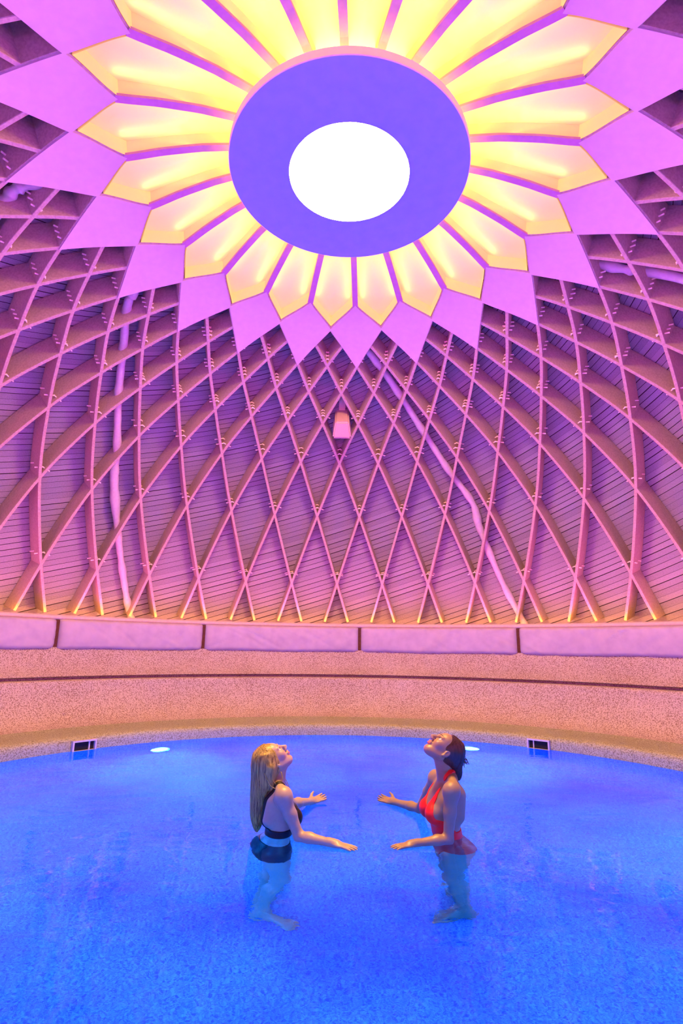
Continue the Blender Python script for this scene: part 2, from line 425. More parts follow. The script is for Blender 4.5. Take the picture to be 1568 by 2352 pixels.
for k in range(NP):
    # glowing petal: recessed cream lens with upstanding walls along the two diamonds
    kc = k+.5; G = 9; V = []; F = []
    def edge(u):                          # u 0..1 along A_k - B - A_k+1, lower edge
        e = .030; x = min(u, 1-u)*(1-2*e)           # clear of the ribs under the diamonds
        return surf(np.array([x]), np.array([-e]), k)[0] if u <= .5 else surf(np.array([-e]), np.array([x]), k+1)[0]
    us = np.linspace(0, 1, 17)
    outer = np.array([edge(u) for u in us])
    up = np.array([0, 0, 1.0])
    rec = []
    for u, p in zip(us, outer):
        c = p.copy(); rad = np.array([p[0], p[1], 0]); rad /= np.linalg.norm(rad)
        rec.append(p + .15*up + .03*rad)
    rec = np.array(rec)
    inn = []
    for u in us:
        a = az(k+u); p = inner(1.42, .17); inn.append(np.array([p[0]*sin(a), p[0]*cos(a), p[1]]))
    inn = np.array(inn); ns = 8; rows = []
    for s in np.linspace(0, 1, ns):
        row = rec*(1-s) + inn*s
        for i, u in enumerate(us):
            if s < 1: row[i, 2] += .05*sin(pi*s)
        rows.append(row)
    rows = np.array(rows); nu = len(us)
    root = link(bpy.data.objects.new('glowing_petal', None)); c0 = rows[ns//2, nu//2]; root.location = c0
    F = [(i*nu+jj, (i+1)*nu+jj, (i+1)*nu+jj+1, i*nu+jj+1) for i in range(ns-1) for jj in range(nu-1)]
    mesh_obj('lens', rows.reshape(-1, 3)-c0, F, M_BACKLIT, root)
    for half in (slice(0, 9), slice(8, 17)):
        lowe = outer[half]-np.array([0, 0, .005]); top = rec[half]+np.array([0, 0, .03]); n2 = len(lowe)
        mesh_obj('side_wall', np.vstack([lowe, top])-c0, [(i, i+1, n2+i+1, n2+i) for i in range(n2-1)], M_BACKLIT, root, False)  # walls are no lamps; emission stands in for the lamplight on them
    q = project(c0)
    vis = q[2] > .2 and -250 < q[0] < 1800 and q[1] > -200
    if vis: tag(root, where(cyc(k, 0), 'glowing yellow petal-shaped lens'), 'ceiling light', 'glowing petals round the skylight')
    else: tag(root, 'glowing yellow petal lens on the near side of the skylight, outside the photo', 'ceiling light', 'glowing petals outside the photo')
    # its two lamps lie on the bar flanges, hidden from below
    for kk, sg in ((k, 1), (k+1, -1)):
        a = az(kk); tang = np.array([cos(a), -sin(a), 0.0])
        p = inner(.45, .03); c = np.array([p[0]*sin(a), p[0]*cos(a), p[1]]) + tang*sg*(BARW/2+.0)
        la = bpy.data.lights.new('petal_lamp', 'AREA'); la.shape = 'RECTANGLE'; la.size = .95; la.size_y = .02
        la.energy = L_PETAL; la.color = C_PETAL
        lo = link(bpy.data.objects.new('petal_lamp', la))
        zax = -(up*.62 + tang*sg*.78); zax /= np.linalg.norm(zax)
        xax = np.array([sin(a), cos(a), -.2]); xax -= zax*(xax @ zax); xax /= np.linalg.norm(xax); yax = np.cross(zax, xax)
        zz = zax  # area lights shine along local -Z
        lo.matrix_world = Matrix([[xax[0], yax[0], zz[0], c[0]], [xax[1], yax[1], zz[1], c[1]], [xax[2], yax[2], zz[2], c[2]], [0, 0, 0, 1]])

# ---- skylight disc with its oculus
root = link(bpy.data.objects.new('skylight_disc', None)); root.location = (0, 0, 5.32)
tag(root, 'large round lavender-lit disc with a blinding white round window at its middle', 'ceiling light')
lathe('disc_face', [(.545, .03), (.545, .0), (1.075, 0)], M_DISC, 120, parent=root, smooth=False)
lathe('disc_edge', [(1.075, 0), (1.082, .004), (1.082, .082), (1.06, .085), (.545, .085), (.545, .03)], M_EDGE, 120, parent=root, smooth=False)
lathe('round_window', [(.001, .012), (.3, .012), (.548, .012)], glow('daylight_window', C_EYE, L_EYE), 96, parent=root)
for i in range(11):
    a = 2*pi*i/11; la = bpy.data.lights.new('disc_lamp', 'AREA'); la.shape = 'RECTANGLE'; la.size = .5; la.size_y = .03
    la.energy = L_DISC/11; la.color = C_DISC; lo = link(bpy.data.objects.new('disc_lamp', la))
    lo.location = (.84*sin(a), .84*cos(a), 5.435)
    d = Vector((sin(a), cos(a), .30)); lo.rotation_euler = d.to_track_quat('-Z', 'Y').to_euler()

# ---- lamps on top of the rim, behind its lip; the cross spots and blue lights are added
for i in range(22):
    a = 2*pi*(i+.5)/22
    la = bpy.data.lights.new('rim_lamp', 'AREA'); la.shape = 'RECTANGLE'; la.size = 1.2; la.size_y = .04
    la.energy = L_PINK/22; la.color = C_PINK; la.spread = radians(160); lo = link(bpy.data.objects.new('rim_lamp', la))
    lo.location = (5.40*sin(a), 5.40*cos(a), 1.56)
    d = Vector((-sin(a)*.22, -cos(a)*.22, .97)); lo.rotation_euler = d.to_track_quat('-Z', 'Y').to_euler()
    la = bpy.data.lights.new('added_cross_light', 'SPOT'); la.spot_size = radians(50); la.spot_blend = 1.0; la.shadow_soft_size = 0.0  # unseen lights without fixtures, added to throw pink across onto the lattice
    la.energy = L_CROSS/22; la.color = C_CROSS; lo = link(bpy.data.objects.new('added_cross_light', la))
    lo.location = (5.32*sin(a), 5.32*cos(a), 1.552)
    d = Vector((-sin(a)*.98, -cos(a)*.98, .19)); lo.rotation_euler = d.to_track_quat('-Z', 'Y').to_euler()
    if i % 2 == 0:
        la = bpy.data.lights.new('added_blue_light', 'AREA'); la.shape = 'RECTANGLE'; la.size = .5; la.size_y = .04  # unseen lights added to turn the upper boards blue-violet
        la.energy = L_BLUE/11; la.color = C_BLUE; la.spread = radians(80); lo = link(bpy.data.objects.new('added_blue_light', la))
        lo.location = (5.38*sin(a), 5.38*cos(a), 1.57)
        d = Vector((-sin(a)*.86, -cos(a)*.86, .51)); lo.rotation_euler = d.to_track_quat('-Z', 'Y').to_euler()
    la = bpy.data.lights.new('foot_lamp', 'AREA'); la.shape = 'RECTANGLE'; la.size = 1.4; la.size_y = .03
    la.energy = L_FOOT; la.color = C_FOOT; lo = link(bpy.data.objects.new('foot_lamp', la))
    lo.location = (5.50*sin(a), 5.50*cos(a), 1.545)
    d = Vector((sin(a)*.8, cos(a)*.8, .6)); lo.rotation_euler = d.to_track_quat('-Z', 'Y').to_euler()

# ---- pool lights
def pool_light(adeg, z, label, group):
    a = radians(adeg); r = 3.785
    t = link(bpy.data.objects.new('underwater_light', None)); t.location = (r*sin(a), r*cos(a), z); t.rotation_euler.z = -a
    tag(t, label, 'pool light', group)
    mb = MB(); n = 28
    mb.add([(.105*cos(2*pi*i/n), -.006, .105*sin(2*pi*i/n)) for i in range(n)]+[(0, -.02, 0)], [(i, n, (i+1) % n) for i in range(n)])
    mb.build('lens', M_LENSGLOW, t, True)
    mb = MB(); mb.tube([(.12*cos(2*pi*i/32), -.004, .12*sin(2*pi*i/32)) for i in range(33)], .014, 6, False); mb.build('bezel', M_STEEL, t, True)
    la = bpy.data.lights.new('pool_lamp', 'AREA'); la.shape = 'DISK'; la.size = .2; la.energy = L_POOL; la.color = C_POOL
    lo = link(bpy.data.objects.new('pool_lamp', la)); lo.location = ((r-.05)*sin(a), (r-.05)*cos(a), z)
    d = Vector((-sin(a), -cos(a), -.28)); lo.rotation_euler = d.to_track_quat('-Z', 'Y').to_euler()
M_LENSGLOW = glow('pool_lens', (.25, .95, 1.0), 9.0)
pool_light(-34.6, -.49, 'glowing cyan pool light under water left of the blonde woman', 'pool lights')
pool_light(27.1, -.47, 'glowing cyan pool light under water behind the brunette', 'pool lights')
for ad in (88, 150, 208, 266): pool_light(ad, -.48, 'pool light under water on the near side of the pool, outside the photo', 'pool lights outside the photo')

# ---- skimmers at the waterline
def skimmer(adeg, label):
    a = radians(adeg); r = 3.80
    t = link(bpy.data.objects.new('skimmer', None)); t.location = (r*sin(a), r*cos(a), 0); t.rotation_euler.z = -a; tag(t, label, 'skimmer', 'skimmers at the waterline')
    mb = MB(); w, h = .27, .125; zc = .045; b = .018
    for c, s in (((-w/2+b/2, -.022, zc), (b, .05, h)), ((w/2-b/2, -.022, zc), (b, .05, h)), ((0, -.022, zc+h/2-b/2), (w-2*b, .05, b)), ((0, -.022, zc-h/2+b/2), (w-2*b, .05, b))): mb.box(c, s)
    mb.build('frame', M_STEEL, t)
    mb = MB(); mb.box((0, -.010, zc), (w-2*b, .004, h-2*b)); mb.build('opening', M_SHADE_BADGE, t)  # flat dark plate painted as the shade inside a recess
    mb = MB(); mb.box((.06 if adeg < 0 else -.06, -.02, zc), (.012, .02, h-2*b)); mb.build('divider', M_STEEL, t)
    mb = MB(); mb.box((0, -.03, zc-h/2+.012), (w*.96, .008, .014)); mb.build('sill', M_STEEL, t)
skimmer(-48.4, 'square framed skimmer opening at the waterline on the left'); skimmer(40.0, 'square framed skimmer opening at the waterline on the right')

# ---- rim cushions
def cushion(a0, a1, name_label, group, seed):
    rs = np.random.RandomState(seed); na, nz = 64, 16; w = (a1-a0)
    folds = [(rs.rand(), rs.rand(), rs.uniform(-2.6, 2.6), rs.uniform(.006, .017)*rs.choice((-1, 1))) for _ in range(22)]
    V = []
    prof_z = []
    for i in range(na+1):
        u = i/na; a = radians(a0+w*u)
        for j in range(nz+1):
            v = j/nz; z = 1.478 - .40*v - .006*sin(u*9+seed)*v
            bul = .115 + .03*sin(pi*min(1, v*1.05))**.6
            edge_ = min(u, 1-u)*na
            if edge_ < 3: bul -= .05*(1-edge_/3)**2
            if v > .93: bul -= .05*((v-.93)/.07)**2
            if v < .05: bul -= .045*((.05-v)/.05)**2
            for fu, fv, fs, fa in folds:
                d = (u-fu)*2.5 - fs*(v-fv)*.4
                bul += fa*math.exp(-(d/.030)**2)*math.exp(-((v-fv)/.35)**2)
            e2 = min(u, 1-u)*2.5
            bul += .008*sin(18*(e2*1.5+v*1.4))*math.exp(-e2/.16)*v
            r = 5.325-bul; V.append((r*sin(a), r*cos(a), z))
    F = [(i*(nz+1)+j, i*(nz+1)+j+1, (i+1)*(nz+1)+j+1, (i+1)*(nz+1)+j) for i in range(na) for j in range(nz)]
    # back face and closure against the wall
    nfr = len(V)
    for i in range(na+1):
        a = radians(a0+w*i/na)
        for z in (1.478, 1.078): V.append((5.318*sin(a), 5.318*cos(a), z))
    for i in range(na):
        F += [(i*(nz+1), (i+1)*(nz+1), nfr+2*i+2, nfr+2*i), ((i+1)*(nz+1)+nz, i*(nz+1)+nz, nfr+2*i+1, nfr+2*i+3), (nfr+2*i, nfr+2*i+2, nfr+2*i+3, nfr+2*i+1)]
    F.append(tuple([j for j in range(nz+1)][::-1]+[nfr, nfr+1])); F.append(tuple([na*(nz+1)+j for j in range(nz+1)]+[nfr+2*na+1, nfr+2*na]))
    a = radians((a0+a1)/2); c0 = np.array([5.25*sin(a), 5.25*cos(a), 1.078])
    o = mesh_obj('rim_cushion', np.array(V)-c0, F, M_FABRIC); o.location = c0
    return tag(o, name_label, 'cushion', group)
CL = {-74.2: 'wrinkled lilac cushion hung on the rim, cut off by the photo\'s left edge', -46.5: 'wrinkled lilac rim cushion, second from the left, above the left pool light',
      -23.4: 'long lilac rim cushion in the middle, right above the blonde woman', 4.3: 'lilac rim cushion above the brunette, folds fanning at its left end',
      31.95: 'smooth lilac rim cushion cut off by the photo\'s right edge'}
allg = GAPS + [115, 142.7, 170.4, 198.0, 225.7, 258.1]
for i, (g0, g1) in enumerate(zip(allg[:-1], allg[1:])):
    tag(cushion(g0+.28, g1-.28, CL.get(g0, 'lilac rim cushion on the near side of the room, outside the photo'),
                'lilac cushions along the rim' if g0 in CL else 'lilac rim cushions outside the photo', i))
# dark timber batten seen in each joint between two cushions
for g, nm in {-46.5: 'leftmost dark gap batten between two rim cushions', -23.4: 'dark batten in the cushion joint above the left pool light',
              4.3: 'dark batten in the cushion joint between the two women', 31.95: 'dark batten in the cushion joint at the right'}.items():
    a = radians(g); mb = MB(); M = np.array([[cos(a), sin(a), 0], [-sin(a), cos(a), 0], [0, 0, 1]])
    mb.box((0, 0, 0), (.05, .05, .36), M); o = mb.build('gap_batten', M_DARK); o.location = (5.285*sin(a), 5.285*cos(a), 1.285)
    tag(o, nm, 'batten', 'battens between the rim cushions')

# ---- box loudspeaker on the dome
def speaker():
    c = np.array([0.030, 3.80, 4.50]); a = math.atan2(c[0], c[1])
    out = rev(prof(.5, 1.0)-prof(.5, 0.0), np.array([a]))[0]      # outward normal of the dome
    fwd = -out/np.linalg.norm(out); right = np.array([cos(a), -sin(a), 0]); upv = np.cross(right, fwd)
    # front faces the pool, tilted a little more upright than the dome
    fwd = fwd*.92 + np.array([0, -1, 0])*.30; fwd /= np.linalg.norm(fwd); upv = np.cross(fwd, right)*-1; upv /= np.linalg.norm(upv)
    if upv[2] < 0: upv = -upv
    M = np.stack([right, fwd, upv], 1)
    t = link(bpy.data.objects.new('loudspeaker', None)); t.location = c; tag(t, 'upright pink box loudspeaker mounted between the ribs below the skylight', 'speaker')
    t.rotation_euler = Matrix(M.tolist()).to_euler()
    w, d, h = .285, .26, .50
    bm = bmesh.new(); bmesh.ops.create_cube(bm, size=1.0)
    for v in bm.verts:
        tap = 1.0 if v.co.y > 0 else .72
        v.co = Vector((v.co.x*w*tap, v.co.y*d, v.co.z*h*(1.0 if v.co.y > 0 else .9)))
    bmesh.ops.bevel(bm, geom=[e for e in bm.edges], offset=.022, segments=3, affect='EDGES')
    me = bpy.data.meshes.new('cabinet'); bm.to_mesh(me); bm.free(); me.materials.append(M_SPK); link(bpy.data.objects.new('cabinet', me), t)
    mb = MB(); mb.box((0, d/2+.002, -.01), (w*.86, .012, h*.88)); mb.build('grille', M_SPK, t)
    mb = MB(); mb.box((0, d/2+.0095, -h*.40), (.014, .004, .014)); mb.build('badge', M_SHADE_BADGE, t)
    mb = MB(); mb.box((0, -.02, h/2+.045), (.10, .05, .10)); mb.box((0, -.16, h/2+.08), (.10, .30, .03)); mb.build('bracket', M_DOWEL, t)
speaker()

# ---- wrapped pipes running up behind the ribs
def spline(P, n=8):
    P = np.asarray(P, float); out = []
    for i in range(len(P)-1):
        p0 = P[max(i-1, 0)]; p1 = P[i]; p2 = P[i+1]; p3 = P[min(i+2, len(P)-1)]
        for s in np.arange(n)/n: out.append(.5*((2*p1)+(p2-p0)*s+(2*p0-5*p1+4*p2-p3)*s*s+(3*p1-p0-3*p2+p3)*s**3))
    return np.array(out+[P[-1]])
PIPES = [
 ('knobbly wrapped pipe running down the left lattice to the rim', [(-2.40, 1.45, 5.26), (-2.481, 1.616, 5.188), (-2.597, 1.751, 5.113), (-2.821, 2.31, 4.851), (-3.058, 2.908, 4.462), (-3.267, 3.582, 3.878), (-3.367, 3.841, 3.556), (-3.406, 4.224, 2.973), (-3.383, 4.511, 2.409), (-3.31, 4.746, 1.822), (-3.25, 4.84, 1.536)], 5),
 ('wrapped pipe slanting down to the right from beside the loudspeaker', [(.25, 2.7, 5.26), (0.401, 2.911, 5.198), (0.756, 3.35, 4.971), (1.261, 3.929, 4.529), (1.788, 4.406, 3.978), (2.219, 4.644, 3.498), (2.37, 4.817, 3.096), (2.724, 4.979, 2.287), (3.041, 4.969, 1.616), (3.06, 4.97, 1.536)], 5),
 ('short wrapped pipe end at the upper left edge of the photo', [(-3.5, .42, 4.90), (-3.223, 0.197, 5.071), (-3.134, 0.134, 5.112), (-3.031, 0.077, 5.157), (-2.935, 0.069, 5.199), (-2.7, .05, 5.27)], 2),
 ('wrapped pipe behind the ribs at the upper right edge of the photo', [(2.45, 1.02, 5.30), (2.695, 0.958, 5.231), (2.984, 0.896, 5.121), (3.135, 0.841, 5.063), (3.482, 0.737, 4.901), (3.9, .62, 4.62), (4.4, .5, 4.2)], 3)]
for lab, P, kn in PIPES:
    P = spline(P, 8); s = np.arange(len(P)); rr = .052 + .006*np.sin(s*.9+kn) + .005*np.sin(s*.37*kn)
    if kn == 5: rr[int(len(P)*.58):int(len(P)*.68)] += .014
    mb = MB(); mb.tube(P-P[-1], rr, 14); o = mb.build('wrapped_pipe', M_PIPE, smooth=True); o.location = P[-1]
    tag(o, lab, 'pipe', 'wrapped pipes behind the lattice')


# ------------------------------------------------------------------ the two women (signed-distance bodies, polygonised here)
class Field:
    def __init__(s, lo, hi, h):
        s.lo = np.array(lo, np.float32); s.h = h; s.n = np.ceil((np.array(hi)-np.array(lo))/h).astype(int)+1
        s.F = np.full(tuple(s.n), .06, np.float32)
    def copy(s):
        o = Field.__new__(Field); o.lo = s.lo; o.h = s.h; o.n = s.n; o.F = s.F.copy(); return o
    def _box(s, lo, hi):
        a = np.clip(np.floor((np.asarray(lo)-s.lo)/s.h).astype(int), 0, s.n); b = np.clip(np.ceil((np.asarray(hi)-s.lo)/s.h).astype(int)+1, 0, s.n)
        sl = tuple(slice(x, y) for x, y in zip(a, b))
        X = [(s.lo[i]+s.h*np.arange(a[i], b[i], dtype=np.float32)) for i in range(3)]
        return sl, X[0][:, None, None], X[1][None, :, None], X[2][None, None, :]
    def add(s, fn, lo, hi, k=.02, mode='u'):
        m = k+.012; sl, X, Y, Z = s._box(np.asarray(lo)-m, np.asarray(hi)+m)
        A = s.F[sl]
        if A.size == 0: return
        B = fn(X, Y, Z).astype(np.float32)
        if mode == 'u':
            h = np.maximum(k-np.abs(A-B), 0)/k; s.F[sl] = np.minimum(A, B)-h*h*k*.25
        else:                                  # smooth subtraction of B
            h = np.maximum(k-np.abs(A+B), 0)/k; s.F[sl] = np.maximum(A, -B)+h*h*k*.25
    def cap(s, a, b, ra, rb=None, k=.02, mode='u'):
        a = np.asarray(a, float); b = np.asarray(b, float); rb = ra if rb is None else rb; d = b-a; L = max(float(d @ d), 1e-9); m = max(ra, rb)
        def fn(X, Y, Z):
            px, py, pz = X-a[0], Y-a[1], Z-a[2]; t = np.clip((px*d[0]+py*d[1]+pz*d[2])/L, 0, 1)
            return np.sqrt((px-t*d[0])**2+(py-t*d[1])**2+(pz-t*d[2])**2)-(ra+t*(rb-ra))
        s.add(fn, np.minimum(a, b)-m, np.maximum(a, b)+m, k, mode)
    def ell(s, c, r, M=None, k=.02, mode='u'):
        c = np.asarray(c, float); r = np.asarray(r, float); M = np.eye(3) if M is None else np.asarray(M)   # columns = axes
        e = np.sqrt(((M*r[None, :])**2).sum(1))
        def fn(X, Y, Z):
            px, py, pz = X-c[0], Y-c[1], Z-c[2]; q = 0; g = 0
            for i in range(3):
                u = px*M[0, i]+py*M[1, i]+pz*M[2, i]; q = q+(u/r[i])**2; g = g+(u/r[i]**2)**2
            k0 = np.sqrt(q); k1 = np.sqrt(g)+1e-6
            return k0*(k0-1)/k1
        s.add(fn, c-e, c+e, k, mode)
    def loft(s, rows, k=.02, mode='u', pw=2.0):
        """rows (z, cx, rx, ry[, cy]) stacked ellipses"""
        R = np.array([tuple(r)+((0.0,) if len(r) == 4 else ()) for r in sorted(rows)]); z0, z1 = R[0, 0], R[-1, 0]
        def fn(X, Y, Z):
            zz = np.clip(Z, z0, z1); zi = zz.ravel()
            def ip(c):
                i = np.clip(np.searchsorted(R[:, 0], zi)-1, 0, len(R)-2); t = (zi-R[i, 0])/(R[i+1, 0]-R[i, 0])
                m = np.gradient(R[:, c], R[:, 0]); hh = R[i+1, 0]-R[i, 0]
                v = (2*t**3-3*t*t+1)*R[i, c]+(t**3-2*t*t+t)*hh*m[i]+(-2*t**3+3*t*t)*R[i+1, c]+(t**3-t*t)*hh*m[i+1]
                return v.reshape(zz.shape).astype(np.float32)
            cx, rx, ry, cy = ip(1), np.maximum(ip(2), .004), np.maximum(ip(3), .004), ip(4)
            px, py = X-cx, Y-cy
            k0 = (np.abs(px/rx)**pw+np.abs(py/ry)**pw)**(1/pw); k1 = np.sqrt((px/rx**2)**2+(py/ry**2)**2)+1e-5
            k2 = np.sqrt((px/rx)**2+(py/ry)**2); d = (k0-1)*np.minimum(k2/k1, 1.0)
            dz = np.maximum(np.maximum(z0-Z, Z-z1), 0)
            return np.where(dz > 0, np.sqrt(np.maximum(d, 0)**2+dz**2), d)
        e = np.abs(R[:, 1])+R[:, 2]; lo = (min(R[:, 1]-R[:, 2]), min(R[:, 4]-R[:, 3]), z0); hi = (max(R[:, 1]+R[:, 2]), max(R[:, 4]+R[:, 3]), z1)
        s.add(fn, lo, hi, k, mode)
    def sample(s, P):
        q = (np.asarray(P)-s.lo)/s.h; q = np.clip(q, 0, s.n-1.001); i = np.floor(q).astype(int); t = q-i; v = 0
        for dx in (0, 1):
            for dy in (0, 1):
                for dz in (0, 1):
                    w = (t[:, 0] if dx else 1-t[:, 0])*(t[:, 1] if dy else 1-t[:, 1])*(t[:, 2] if dz else 1-t[:, 2])
                    v = v+w*s.F[np.minimum(i[:, 0]+dx, s.n[0]-1), np.minimum(i[:, 1]+dy, s.n[1]-1), np.minimum(i[:, 2]+dz, s.n[2]-1)]
        return v
    def grad(s, P):
        e = s.h; g = np.stack([s.sample(P+np.eye(3)[i]*e)-s.sample(P-np.eye(3)[i]*e) for i in range(3)], 1)
        return g/(np.linalg.norm(g, axis=1)[:, None]+1e-9)
    def mesh(s, F=None):
        F = s.F if F is None else F; S = F < 0; nx, ny, nz = [x-1 for x in F.shape]
        any_ = np.zeros((nx, ny, nz), bool); all_ = np.ones((nx, ny, nz), bool)
        C8 = [(a, b, c) for a in (0, 1) for b in (0, 1) for c in (0, 1)]
        for a, b, c in C8:
            x = S[a:a+nx, b:b+ny, c:c+nz]; any_ |= x; all_ &= x
        I = np.argwhere(any_ & ~all_); idx = np.full((nx, ny, nz), -1, np.int32); idx[tuple(I.T)] = np.arange(len(I))
        val = {c: F[I[:, 0]+c[0], I[:, 1]+c[1], I[:, 2]+c[2]] for c in C8}
        acc = np.zeros((len(I), 3)); cnt = np.zeros(len(I))
        for a in C8:
            for ax in range(3):
                if a[ax]: continue
                b = list(a); b[ax] = 1; b = tuple(b); va, vb = val[a], val[b]; m = (va < 0) != (vb < 0)
                t = np.where(m, va/np.where(m, va-vb, 1), 0); p = np.tile(np.array(a, float), (len(I), 1)); p[:, ax] = t
                acc[m] += p[m]; cnt[m] += 1
        V = s.lo+s.h*(I+acc/cnt[:, None]); Q = []
        for ax in range(3):
            b, c = (ax+1) % 3, (ax+2) % 3
            sl0 = [slice(1, None)]*3; sl1 = [slice(1, None)]*3; sl0[ax] = slice(0, -1); sl1[ax] = slice(1, None)
            lim = [slice(1, x) for x in (nx, ny, nz)]; lim[ax] = slice(0, (nx, ny, nz)[ax])
            A = S[tuple(lim)]; l2 = list(lim); l2[ax] = slice(1, (nx, ny, nz)[ax]+1); B = S[tuple(l2)]
            for flip, M in ((0, A & ~B), (1, ~A & B)):
                J = np.argwhere(M); J = J+np.array([0 if i == ax else 1 for i in range(3)])
                eb = np.zeros(3, int); eb[b] = 1; ec = np.zeros(3, int); ec[c] = 1
                q = np.stack([idx[tuple((J-eb-ec).T)], idx[tuple((J-ec).T)], idx[tuple(J.T)], idx[tuple((J-eb).T)]], 1)
                Q.append(q[:, ::-1] if flip else q)
        Q = np.vstack(Q); Q = Q[(Q >= 0).all(1)]
        # light smoothing of the voxel steps
        for _ in range(2):
            sm = np.zeros_like(V); ct = np.zeros(len(V))
            for i in range(4):
                np.add.at(sm, Q[:, i], V[Q[:, (i+1) % 4]]+V[Q[:, i-1]]); np.add.at(ct, Q[:, i], 2)
            V = V*.5+.5*sm/np.maximum(ct, 1)[:, None]
        return V, Q

def skin_mat(name, c, lip):
    m = paint(name, c, tuple(x*1.06 for x in c), 60, .42, .04, .001, spec=.5)
    b = m.node_tree.nodes['Principled BSDF']
    b.inputs['Subsurface Weight'].default_value = 0.0
    return m
def hair_mat(name, c1, c2, rough=.38):
    m, nt, b = nodes(name); tc = N(nt, 'ShaderNodeTexCoord'); mp = N(nt, 'ShaderNodeMapping'); mp.inputs['Scale'].default_value = (150, 150, 9)
    n = N(nt, 'ShaderNodeTexNoise'); n.inputs['Scale'].default_value = 1.0; n.inputs['Detail'].default_value = 3
    nt.links.new(tc.outputs['Object'], mp.inputs[0]); nt.links.new(mp.outputs[0], n.inputs['Vector'])
    nt.links.new(ramp(nt, n.outputs[0], [(.32, c1), (.68, c2)]), b.inputs['Base Color']); b.inputs['Roughness'].default_value = rough
    bp = N(nt, 'ShaderNodeBump'); bp.inputs['Strength'].default_value = .5; bp.inputs['Distance'].default_value = .003
    nt.links.new(n.outputs[0], bp.inputs['Height']); nt.links.new(bp.outputs[0], b.inputs['Normal']); return m
M_EYE = paint('eye_white', (.85, .82, .80), None, 5, .2, 0); M_IRIS = paint('eye_iris', (.03, .02, .015), None, 5, .15, 0)
M_LIP1 = paint('lips_rose', (.52, .14, .13), None, 20, .4, 0)

class Woman:
    def __init__(s, org, yaw, ground=-WZ):
        s.o = np.array([org[0], org[1], 0.0]); s.c, s.s = cos(yaw), sin(yaw); s.yaw = yaw
    def L(s, x, y, z):                        # world point -> body frame (z stays water-relative)
        dx, dy = x-s.o[0], y-s.o[1]; return np.array([dx*s.c+dy*s.s, -dx*s.s+dy*s.c, z])
def head_frame(c, pitch, turn=0.0):
    n = np.array([cos(pitch), 0, sin(pitch)]); a = np.array([-sin(pitch), 0, cos(pitch)]); m = np.array([0, 1.0, 0])
    if turn:
        T = np.array([[cos(turn), -sin(turn), 0], [sin(turn), cos(turn), 0], [0, 0, 1]]); n, a, m = T @ n, T @ a, T @ m
    M = np.stack([n, m, a], 1); c = np.asarray(c)
    return M, lambda n_, m_, a_: c + M @ np.array([n_, m_, a_])
def add_head(F, c, pitch, S=1.0):
    M, H = head_frame(c, pitch)
    e = lambda p, r, k=.02, mode='u': F.ell(H(*[x*S for x in p]), np.array(r)*S, M, k*S, mode)
    cp = lambda a, b, ra, rb, k=.015, mode='u': F.cap(H(*[x*S for x in a]), H(*[x*S for x in b]), ra*S, rb*S, k*S, mode)
    e((-.018, 0, .022), (.098, .074, .092)); e((.030, 0, -.025), (.056, .060, .083), .03)
    e((.040, 0, .045), (.045, .060, .045), .03)                       # forehead
    e((.058, 0, -.092), (.026, .028, .020), .03)                       # chin
    for m in (-1, 1):
        cp((-.005, m*.056, -.050), (.052, m*.018, -.092), .017, .015, .03)   # jaw
        e((.058, m*.040, -.020), (.024, .022, .022), .025)              # cheek
        e((.082, m*.031, .010), (.013, .017, .010), .012, 's')          # eye socket
        cp((.076, m*.046, .026), (.088, m*.014, .027), .007, .008, .012)      # brow ridge
        e((.100, m*.0125, -.030), (.010, .008, .008), .008)             # nostril wing
        # ear: shell with a hollow
        e((-.014, m*.076, -.006), (.017, .008, .031), .006); e((-.010, m*.084, .000), (.009, .007, .017), .005, 's'); e((-.006, m*.078, -.034), (.008, .007, .009), .006)
    cp((.086, 0, .020), (.113, 0, -.022), .008, .0115, .014)            # nose
    e((.088, 0, -.055), (.012, .026, .012), .012)
    cp((.088, -.018, -.0535), (.097, 0, -.050), .0045, .006, .006); cp((.088, .018, -.0535), (.097, 0, -.050), .0045, .006, .006)
    cp((.087, -.015, -.0645), (.094, 0, -.0655), .0045, .0065, .006); cp((.087, .015, -.0645), (.094, 0, -.0655), .0045, .0065, .006)
    cp((.096, -.020, -.0585), (.102, 0, -.0580), .0025, .0025, .004, 's'); cp((.096, .020, -.0585), (.102, 0, -.0580), .0025, .0025, .004, 's')
    return M, H
def add_hand(F, wrist, tip, palm_n, thumb_side, curl=.18, S=1.0):
    """wrist -> fingertip direction, palm_n = direction the palm faces; fingers are unequal, bent, apart"""
    w = np.asarray(wrist); d = np.asarray(tip)-w; d /= np.linalg.norm(d); n = np.asarray(palm_n, float); n -= d*(n @ d); n /= np.linalg.norm(n)
    sd = np.cross(n, d)*thumb_side                                       # towards the thumb
    M = np.stack([d, sd, n], 1)
    F.ell(w+d*.050*S, np.array([.050, .037, .0135])*S, M, .015); F.cap(w-d*.02*S, w+d*.03*S, .024*S, .024*S, .015)
    for off, ln, sp in ((.028, .072, .10), (.0095, .080, .02), (-.0095, .074, -.06), (-.027, .058, -.16)):
        b = w+d*.088*S+sd*off*S; fd = d*cos(sp)+sd*sin(sp)
        c = 0.0; p = b-fd*.012
        for frac, r0, r1, q in ((.46, .0088, .0080, .5), (.30, .0080, .0073, 1.0), (.24, .0073, .0060, 1.0)):
            c += curl*q; dd = fd*cos(c)+n*sin(c); p2 = p+dd*ln*frac*S; F.cap(p, p2, r0*S, r1*S, .005); p = p2
    b = w+d*.022*S+sd*.026*S; td = d*.70+sd*.62+n*.30; td /= np.linalg.norm(td); p1 = b+td*.042*S
    F.cap(w+d*.012*S+sd*.012*S, b, .017*S, .0145*S, .012); F.cap(b, p1, .0135*S, .0105*S, .01); F.cap(p1, p1+(td*.8+d*.5)/np.linalg.norm(td*.8+d*.5)*.034*S, .0102*S, .0075*S, .006)
